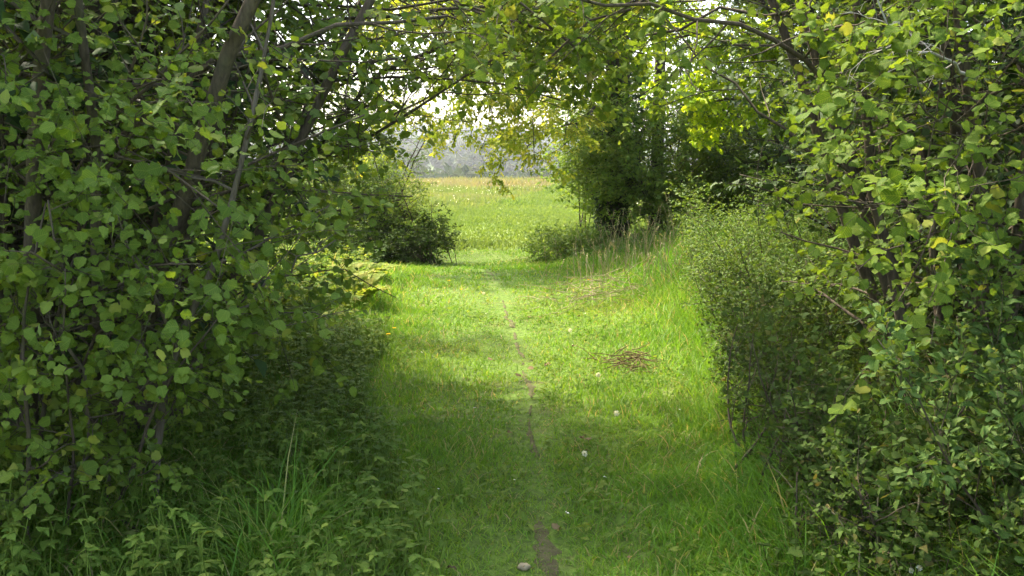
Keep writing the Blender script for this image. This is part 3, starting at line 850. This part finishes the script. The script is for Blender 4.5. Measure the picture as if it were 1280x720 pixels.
for k in range(7):
    e = np.array([-2.1 + 3.0 * (k + rng.random()) / 7, 13.2 + 2.5 * rng.random(), 1.5 + .8 * rng.random()]); q = b + [0, 0, 4.4 + rng.random()]
    lim.append((pl([q, q * .5 + e * .5 + [0, 0, 1.2], q * .15 + e * .85 + [0, 0, .8], e], 10, .08), .028, .15))
oak = woody('oak_tree', 'ivy covered oak on the right of the hedge gap with yellow green young leaves', 'tree', b, [trunk], lim, leaf='oak', size=.10, lmat='oak_leaf', bmat='dark_bark',
            nb=18, bl=(.5, 1.2), bt=(.38, 1), nt_=9, tl=(.15, .4), twup=-.12, nl=8, keep=all_ok, tint=(.0, 1), stem_name='trunk', S=14, droop=.5, twob=.25)
# ivy up the trunk
n = 5200; t = rng.random(n) ** 1.2; az = rng.random(n) * 6.283; zz = .35 + t * 5.2
rr = np.interp(zz, [.3, 1, 2, 3.2, 5, 6], [.32, .42, .55, .6, .42, .3]) * (.7 + .45 * vn(az * 2, zz, .5))
p = b + np.stack([np.cos(az) * rr - .03, np.sin(az) * rr, zz], 1)
o = np.stack([np.cos(az), np.sin(az), 0 * az], 1)
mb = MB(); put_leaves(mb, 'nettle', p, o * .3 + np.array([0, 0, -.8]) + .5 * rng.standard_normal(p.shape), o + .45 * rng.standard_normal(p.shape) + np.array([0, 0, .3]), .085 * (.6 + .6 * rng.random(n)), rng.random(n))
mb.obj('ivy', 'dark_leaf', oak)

# leafy thorn bush round its foot, spreading left
b2 = gp(1.6, 19.5)
st = clump(b2, 9, .4, .5, (1.9, 3.0), (.010, .018), wob=.14, bias=(-.05, -.1))
T0 = woody('thorn_bush', 'mid green thorn bush growing round the foot of the ivy covered oak', 'shrub', b2 + [0, 0, .0], st, leaf='oval', size=.105, lmat='bush_leaf', bmat='dark_bark', nb=24, bl=(.5, 1.2), bt=(.36, 1), nt_=8, tl=(.15, .35), nl=8, keep=all_ok, tint=(.1, .8), parts=False, stem_name='stems', group='thorn bushes at the feet of the oak')

for lab, x, y, rt in (('thorn bush under the slim dark trunked tree, right of the ivy covered oak', 3.1, 18.7, 2.2), ('thorn bush at the right end of the shaded trees by the hedge gap', 4.5, 18.2, 4.1)):
    copy_tree(T0, gp(x, y), rt, 1.0, lab, 'thorn bushes at the feet of the oak')
# companion tree with a dark bare trunk
b3 = gp(2.85, 19.8)
trunk = (pl([b3 - [0, 0, .1], b3 + [.02, 0, 1], b3 + [0, 0, 2.4], b3 + [.1, 0, 5], b3 + [.1, .1, 6.5]], 12, .015), .15, .4)
woody('young_tree', 'slim dark trunked tree just right of the ivy covered oak', 'tree', b3, [trunk], [(pl([b3 + [0, 0, 1.9], b3 + [-.6, -.3, 2.6], b3 + [-1.0, -.5, 2.7]]), .025, .3), (pl([b3 + [0, 0, 1.7], b3 + [.7, -.3, 2.3], b3 + [1.5, -.6, 2.4]]), .025, .3)],
      leaf='oval', size=.085, lmat='bush_leaf', bmat='dark_bark', nb=24, bl=(.8, 1.6), bt=(.22, 1), bup=-.03, nt_=9, tl=(.25, .5), nl=8, keep=all_ok, tint=(.1, .9), stem_name='trunk', S=10)
for lab, x, y, rt, s in (('dark hedge tree beyond the slim dark trunked tree', 4.6, 22.5, 1.0, 1.0), ('dark hedge tree on the far side of the maple', 6.3, 20.0, 2.5, 1.05), ('dark hedge tree beyond the oak, deepest in the shade', 5.5, 16.6, 4.4, .85)):
    hedge_tree(lab, x, y, rt, s, 'dark trees beside the hedge gap')

# sunlit yellow-green maple
b = gp(4.1, 12.4)
st = [(pl([b - [0, 0, .1], b + [-.1, 0, 1.5], b + [-.2, 0, 3], b + [-.2, 0, 5.2], b + [-.2, .1, 7]], 12, .03), .12, .35)]
lim = []
for z0, dx, dy, dz in ((1.6, -1.9, -.7, .4), (2.0, -2.2, -.2, .9), (2.4, -1.9, -1.0, 1.3), (2.8, -2.3, -.5, 1.6), (3.2, -1.7, .4, 1.7), (3.4, -2.0, -1.1, 2.0), (2.2, -1.1, -1.6, 1.0), (3.8, -1.2, -1.2, 2.2), (2.6, .9, -1.3, 1.6), (3.3, 1.4, .3, 2), (3.0, .2, 1.5, 1.6)):
    q = b + [-.15, 0, z0]; lim.append((pl([q, q + np.array([dx * .5, dy * .5, dz * .65]), q + np.array([dx, dy, dz * .8])], 8, .05), .035, .3))
woody('maple_tree', 'bright yellow green maple catching the sun behind the right hazel', 'tree', b, st, lim, leaf='oak', size=.12, lmat='maple_leaf', nb=20, bl=(.5, 1.1), bt=(.25, 1), nt_=10, tl=(.15, .4), nl=9,
      keep=all_ok, tint=(.1, 1), stem_name='trunk', S=10)

# ------------------------------------------------------------------ far left hedge
b = gp(-1.42, 17.0)
st = clump(b, 5, .12, .4, (1.7, 2.3), (.012, .02), wob=.09, bias=(.08, -.05))
woody('hawthorn_sapling', 'thin airy hawthorn sapling standing against the field on the left', 'tree', b, st, leaf='oval', size=.062, lmat='bush_leaf', nb=16, bl=(.4, .9), bt=(.2, 1), nt_=8, tl=(.12, .3), nl=8, keep=all_ok, tint=(.4, 1))
mound('bramble_bush', 'low dark bramble bush casting its shade across the path at the hedge gap', -1.5, 16.9, 26, .6, (.5, .9), .75, .06, 'nettle', 'bramble_leaf', keep=all_ok, tint=(.0, .6))
mound('thorn_bush', 'thorn bush in the far left hedge beside the airy sapling', -2.5, 17.8, 26, .7, (1.4, 2.2), .45, .055, 'oval', 'thorn_leaf', nb=14, nt_=8, nl=8, bl=(.4, .8), tl=(.15, .3), keep=all_ok, tint=(.2, .9), r=(.01, .02))
b = gp(-4.3, 18.6)
st = clump(b, 9, .5, .3, (3.2, 4.4), (.03, .05), wob=.08)
H0 = woody('hedge_shrub', 'tall leafy shrub in the far left hedge', 'shrub', b, st, leaf='oval', size=.075, lmat='thorn_leaf', nb=18, bl=(.7, 1.4), bt=(.08, 1), nt_=8, tl=(.2, .45), nl=7, keep=all_ok, tint=(.1, .9), parts=False, stem_name='stems', group='tall shrubs of the far left hedge')
for lab, x, y, rt, s in (('tall hedge shrub behind the airy hawthorn sapling', -2.9, 20.4, 2.0, .72), ('tall hedge shrub seen between the two left hazels', -6.6, 18.2, 4.0, 1.05), ('tall hedge shrub at the left end of the far hedge', -9.0, 17.6, 1.0, 1.1)):
    copy_tree(H0, gp(x, y), rt, s, lab, 'tall shrubs of the far left hedge')

# ------------------------------------------------------------------ ferns in the sunny bay on the left
def fern(x, y, L, nf, label, i):
    b = gp(x, y); root = thing('fern', label, 'fern', b, 'ferns in the sunny bay on the left')
    for k in range(nf):
        az = 6.283 * (k + rng.random() * .6) / nf; d = np.array([[math.cos(az) * .75, math.sin(az) * .75, 1.]])
        a, r = grow(b[None], d, L * (.8 + .4 * rng.random()), .004, 12, .03, -.10, .3)
        mb = MB(); tubes(mb, a, r, 4, .5)
        for s in (1, -1):
            pa = a[0, 2:]; tan = norm(np.gradient(a[0], axis=0))[2:]; sd = norm(np.cross(tan, [0, 0, 1.])) * s
            for h in (0, .5):
                q = pa + tan * (L / 12 * h); ll = L * .24 * np.sin(np.linspace(.55, 2.9, len(q)))
                put_leaves(mb, 'oval', q, sd + tan * .35 - np.array([0, 0, .15]), np.cross(sd, tan) * -s + np.array([0, 0, .6]), np.maximum(ll, .02), .3 + .6 * rng.random(len(q)))
        mb.obj('frond', 'fern_leaf', root)


for i, (x, y, L, nf, lab) in enumerate(((-1.75, 10.6, .62, 9, 'yellow green fern closest to the mown grass on the left'), (-2.15, 11.4, .7, 9, 'fern just behind the one at the grass edge'), (-2.5, 10.2, .6, 8, 'fern half hidden by hazel leaves on the left'),
                                        (-2.9, 11.9, .7, 8, 'tall fern at the back of the sunny bay'), (-1.95, 12.6, .6, 8, 'fern furthest up the path, by the open grass'), (-3.3, 10.9, .65, 8, 'fern deep in the bay beside the hazels'),
                                        (-2.2, 9.4, .55, 8, 'fern nearest the shaded undergrowth'), (-2.7, 13.2, .6, 8, 'fern in front of the far left hedge weeds'))):
    fern(x, y, L, nf, lab, i)
herbs('undergrowth', 'sunlit yellow green weeds and brambles among the ferns', 1500,
      lambda y: (np.full_like(y, -5.5), np.interp(y, [8.5, 10, 12, 15], [-1.3, -1.6, -1.8, -2.2])), 8.6, 15, (.2, .55), .075, 'fern_leaf', tint=(.0, .8))

# ------------------------------------------------------------------ small things on the ground
mound('bramble_bush', 'low sunlit bramble patch on the grass left of the ivy covered oak', .95, 17.6, 18, .5, (.3, .6), .8, .06, 'nettle', 'thorn_leaf', keep=all_ok, tint=(.3, 1))
def dry_tuft(px, py, d, n, L, spread, label):
    b = P(px, py, d); b = gp(b[0], b[1]); root = thing('dry_grass', label, 'dry grass', b, 'dry grass tufts on the right verge')
    p = b + np.stack([spread * rng.standard_normal(n), spread * .8 * rng.standard_normal(n), 0 * np.arange(n)], 1); p[:, 2] = zg(p[:, 0], p[:, 1]) - .02
    a, r = grow(p, np.stack([.22 * rng.standard_normal(n), .22 * rng.standard_normal(n), np.ones(n)], 1), L * (.5 + .6 * rng.random(n)), .004, 6, .06, -.02, .4)
    mb = MB(); tubes(mb, a, r, 4); mb.obj('stalks', 'dry', root)
    mb = MB(); t = a[:, -1]; dr = norm(a[:, -1] - a[:, -2])
    for k in range(4): put_leaves(mb, 'small', t - dr * (.03 * k), dr + .4 * rng.standard_normal(dr.shape), rng.standard_normal(dr.shape), np.full(n, .026), rng.random(n))
    mb.obj('seed_heads', 'dry', root)


dry_tuft(762, 318, 15.5, 30, .75, .3, 'dry straw coloured grass stalks in front of the ivy covered oak')
dry_tuft(815, 322, 14.0, 34, .75, .35, 'dry straw coloured grass stalks just left of the low thorn bush')
dry_tuft(826, 362, 11.2, 30, .55, .25, 'dry grass stalks leaning against the near side of the low thorn bush')
dry_tuft(748, 340, 13.0, 26, .5, .3, 'dry grass stalks beside the flattened straw')
dry_tuft(785, 352, 12.2, 36, .55, .35, 'sparse dry grass stalks on the verge, lower than the two taller tufts')


def flat_straw(px, py, d, n, L, sx, sy, label, mat, name, cat, rad=.004):
    b = P(px, py, d); b = gp(b[0], b[1]); root = thing(name, label, cat, b)
    p = np.stack([b[0] + sx * rng.standard_normal(n), b[1] + sy * rng.standard_normal(n)], 1)
    p = np.stack([p[:, 0], p[:, 1], zg(p[:, 0], p[:, 1]) + .03 + .14 * rng.random(n) * np.exp(-((p[:, 0] - b[0]) / sx) ** 2 / 2)], 1)
    a, r = grow(p, np.stack([rng.standard_normal(n), .7 * rng.standard_normal(n), .12 * rng.standard_normal(n)], 1), L * (.4 + .8 * rng.random(n)), rad, 6, .16, -.02, .5)
    a[..., 2] = np.maximum(a[..., 2], zg(a[..., 0], a[..., 1]) + .012)
    mb = MB(); tubes(mb, a, r, 4); mb.obj('stalks' if mat == 'dry' else 'twigs', mat, root)


flat_straw(752, 372, 11.3, 110, .5, .32, .45, 'flattened pale straw lying on the grass verge', 'dry', 'straw_heap', 'straw')
flat_straw(788, 462, 7.5, 75, .20, .075, .13, 'small heap of brown dead twigs lying in the grass', 'dead', 'twig_heap', 'twigs')


def clock(px, py, d, h, label, lay=False):
    b = P(px, py, d); b = gp(b[0], b[1]); root = thing('dandelion_clock', label, 'dandelion', b, 'dandelion clocks in the grass')
    a, r = grow(b[None], np.array([[.15 * rng.standard_normal(), .15 * rng.standard_normal(), 1.]]), h, .0025, 5, .05)
    mb = MB(); tubes(mb, a, r, 5, .8); mb.obj('stalk', 'herb_leaf', root)
    n = 70; q = norm(rng.standard_normal((n, 3))); c = a[0, -1]
    mb = MB(); put_leaves(mb, 'small', c + q * .006, q, rng.standard_normal((n, 3)), np.full(n, .013), rng.random(n)); mb.obj('seed_head', 'white_petal', root)


for px, py, d, h, lab in ((711, 428, 8.6, .12, 'white dandelion clock left of the twig heap'), (607, 372, 11.2, .12, 'white dandelion clock far up the sunlit path'), (747, 501, 6.9, .10, 'white dandelion clock below the twig heap'),
                          (773, 550, 5.9, .09, 'white dandelion clock on the shaded right half of the path'), (730, 600, 5.1, .07, 'low white dandelion clock in the near shade')):
    clock(px, py, d, h, lab)


def dandelion(px, py, d, label):
    b = P(px, py, d); b = gp(b[0], b[1]); root = thing('dandelion', label, 'flower', b, 'yellow dandelions in the grass')
    a, r = grow(b[None], np.array([[.1, 0, 1.]]), .10, .0025, 4, .06); mb = MB(); tubes(mb, a, r, 5, .8); mb.obj('stalk', 'herb_leaf', root)
    n = 40; az = np.arange(n) * 2.4; q = np.stack([np.cos(az), np.sin(az), .25 + .5 * rng.random(n)], 1)
    mb = MB(); put_leaves(mb, 'oval', np.repeat(a[0, -1][None], n, 0), q, np.array([0, 0, 1.]) + .1 * rng.standard_normal((n, 3)), np.full(n, .02), rng.random(n)); mb.obj('flower', 'yellow_petal', root)


for px, py, d, lab in ((574, 365, 11.6, 'yellow dandelion on the left of the sunlit path'), (493, 426, 8.8, 'yellow dandelion beside the ferns'), (484, 431, 8.5, 'yellow dandelion close to the undergrowth'), (735, 362, 11.9, 'yellow dandelion by the flattened straw'), (560, 358, 12.4, 'yellow dandelion furthest up the path')):
    dandelion(px, py, d, lab)

# dock leaf standing up in the shade
b = P(575, 655, 4.42); b = gp(b[0], b[1]); root = thing('dock_plant', 'single upright pale green dock leaf standing in the shaded grass', 'plant', b)
mb = MB(); p = np.repeat(b[None] + [0, 0, .02], 3, 0)
put_leaves(mb, 'oval', p[:1], np.array([[.12, .05, 1.]]), np.array([[-.6, -.8, .15]]), np.array([.10]), np.array([.2])); mb.obj('leaf', 'herb_leaf', root)
mb = MB(); put_leaves(mb, 'oval', p[1:], np.array([[.8, -.3, .45], [-.8, .2, .4]]), np.array([[0, 0, 1.], [0, 0, 1.]]) + .1, np.array([.09, .08]), np.array([.4, .5])); mb.obj('lower_leaves', 'herb_leaf', root)

# fallen dead leaves
for px, py, d, lab in ((612, 455, 7.7, 'curled brown dead leaf on the sunlit path'), (732, 577, 5.5, 'brown dead leaf on the shaded path'), (667, 470, 7.4, 'small dead leaf on the trodden line'), (680, 468, 7.5, 'pale dead leaf right of the trodden line'), (690, 682, 4.05, 'dark dead leaf on the bare earth of the path'), (650, 478, 7.2, 'dead leaf left of the trodden line')):
    b = P(px, py, d); b = gp(b[0], b[1], .045); mb = MB()
    put_leaves(mb, 'hazel', np.zeros((1, 3)), rng.standard_normal((1, 3)) * [1, 1, .15], np.array([[.25, -.35, 1.]]), np.array([.05]), rng.random(1))
    o = mb.obj('dead_leaf', 'dead'); o.location = [float(q) for q in b]; tag(o, lab, 'leaf', 'dead leaves on the path')

# pale stone on the path edge at the bottom
b = P(655, 716, 3.72); b = gp(b[0], b[1], .012)
q = norm(rng.standard_normal((1, 3)))
U, Vv = np.meshgrid(np.linspace(0, 2 * math.pi, 13)[:-1], np.linspace(.15, math.pi - .15, 7)); sp = np.stack([np.sin(Vv) * np.cos(U), np.sin(Vv) * np.sin(U), np.cos(Vv)], -1)
sp = sp * (1 + .35 * (vn(sp[..., 0] * 2 + 5, sp[..., 1] * 2 + sp[..., 2], .6) - .5))[..., None] * np.array([.026, .02, .015])
i, j = np.meshgrid(np.arange(12), np.arange(6)); f = np.stack([j * 12 + i, (j + 1) * 12 + i, (j + 1) * 12 + (i + 1) % 12, j * 12 + (i + 1) % 12], -1).reshape(-1, 4)
mb = MB(); mb.add(sp, [f, np.arange(12)[None], (72 + np.arange(12))[None, ::-1]], .5, True); o = mb.obj('stone', 'pale_stone'); o.location = [float(c) for c in b]
tag(o, 'small pale yellowish stone on the bare earth at the bottom of the path', 'stone')

# dry stems standing in the brambles at bottom right
for q, lab in (([(1140, 715), (1143, 660), (1149, 622)], 'tall dry bent stem above the small white flowers'), ([(1097, 672), (1096, 640), (1098, 605)], 'short dry upright stem in the bramble bush'),
               ([(1075, 682), (1052, 655), (1035, 635)], 'dry stem leaning left across the bramble bush')):
    dd = 3.35
    a = pl([P(x, y, dd) for x, y in q], 8, .004); b = gp(a[0][0], a[0][1], -.02); a = np.concatenate([b[None], a])
    root = thing('dry_stem', lab, 'stem', b, 'dry stems in the brambles'); mb = MB(); tubes(mb, a[None], np.full((1, len(a)), .0028), 5); mb.obj('stalk', 'dry', root)
    mb = MB(); n = 5; put_leaves(mb, 'small', np.repeat(a[-1][None], n, 0), norm(a[-1] - a[-2]) + .5 * rng.standard_normal((n, 3)), rng.standard_normal((n, 3)), np.full(n, .018), rng.random(n)); mb.obj('seed_head', 'dry', root)
b = P(1143, 712, 3.25); g0 = gp(b[0], b[1]); root = thing('white_flower', 'two small white flower heads at the foot of the dry bent stem', 'flower', g0)
for dx in (-.012, .016):
    e = b + [dx, 0, dx * .4]; a = pl([g0, (g0 + e) / 2 + [.01, 0, 0], e], 6, .002); mb = MB(); tubes(mb, a[None], np.full((1, 7), .0018), 4, .5); mb.obj('stalk', 'herb_leaf', root)
    n = 26; q = norm(rng.standard_normal((n, 3)) + [0, -.3, .6]); mb = MB(); put_leaves(mb, 'oval', np.repeat(e[None], n, 0), q, rng.standard_normal((n, 3)), np.full(n, .012), rng.random(n)); mb.obj('flower', 'white_petal', root)

# ------------------------------------------------------------------ the air over the valley
m, t, o = mk('air')
pv = N_(t, 'ShaderNodeVolumePrincipled'); pv.inputs['Color'].default_value = (.93, .96, 1, 1); pv.inputs['Density'].default_value = .00021; pv.inputs['Anisotropy'].default_value = .3
t.links.new(pv.outputs[0], o.inputs['Volume'])
x0, x1, y0, y1, z0, z1 = -4100, 4100, -450, 5100, -90, 105
V = [(x, y, z) for z in (z0, z1) for y in (y0, y1) for x in (x0, x1)]
mb = MB(); mb.add(V, [np.array([(0, 2, 3, 1), (4, 5, 7, 6), (0, 1, 5, 4), (2, 6, 7, 3), (0, 4, 6, 2), (1, 3, 7, 5)])])
tag(mb.obj('haze', 'air'), kind='stuff')

# broad leaved weeds in the turf
n = 5200; y = 2.6 + 9 * rng.random(n) ** 1.2; x = pathx(y) + (rng.random(n) - .5) * 2.6
k = (vn(x, y, .45) > .56) & (np.abs(x - trod(y)) > .05); x, y = x[k], y[k]; n = len(x)
az = rng.random(n) * 6.283; mb = MB()
put_leaves(mb, 'oval', np.stack([x, y, zg(x, y) + .018 + .03 * rng.random(n)], 1), np.stack([np.cos(az), np.sin(az), .25 + .3 * rng.random(n)], 1), np.array([0, 0, 1.]) + .25 * rng.standard_normal((n, 3)), .028 + .03 * rng.random(n), .2 + .7 * rng.random(n))
to_stuff(mb, 'broadleaf_weeds', 'clover and broad leaved weeds in patches among the path grass', 'weeds', 'herb_leaf')
# litter
for q in range(26):
    y = 3.6 + 6.5 * rng.random(); x = pathx(y) + .8 * rng.standard_normal() * .7; mb = MB()
    put_leaves(mb, 'oval' if q % 2 else 'hazel', np.zeros((1, 3)), rng.standard_normal((1, 3)) * [1, 1, .2], np.array([[0, 0, 1.]]) + .4 * rng.standard_normal((1, 3)), np.array([.02 + .02 * rng.random()]), rng.random(1))
    o = mb.obj('dead_leaf', 'dead'); o.location = [float(c) for c in gp(x, y, .045)]; tag(o, 'tiny dry scrap of brown leaf caught in the path grass', 'leaf', 'scraps of dead leaf in the grass')
for q in range(16):
    y = 3.8 + 7 * rng.random(); x = pathx(y) + .7 * rng.standard_normal(); mb = MB()
    put_leaves(mb, 'small', np.zeros((2, 3)), rng.standard_normal((2, 3)) * [1, 1, .2], np.array([[0, 0, 1.]]) + .4 * rng.standard_normal((2, 3)), np.array([.014, .010]), rng.random(2))
    o = mb.obj('fallen_petal', 'white_petal'); o.location = [float(c) for c in gp(x, y, .05)]; tag(o, 'tiny white petals fallen on the path grass', 'petals', 'fallen white petals')
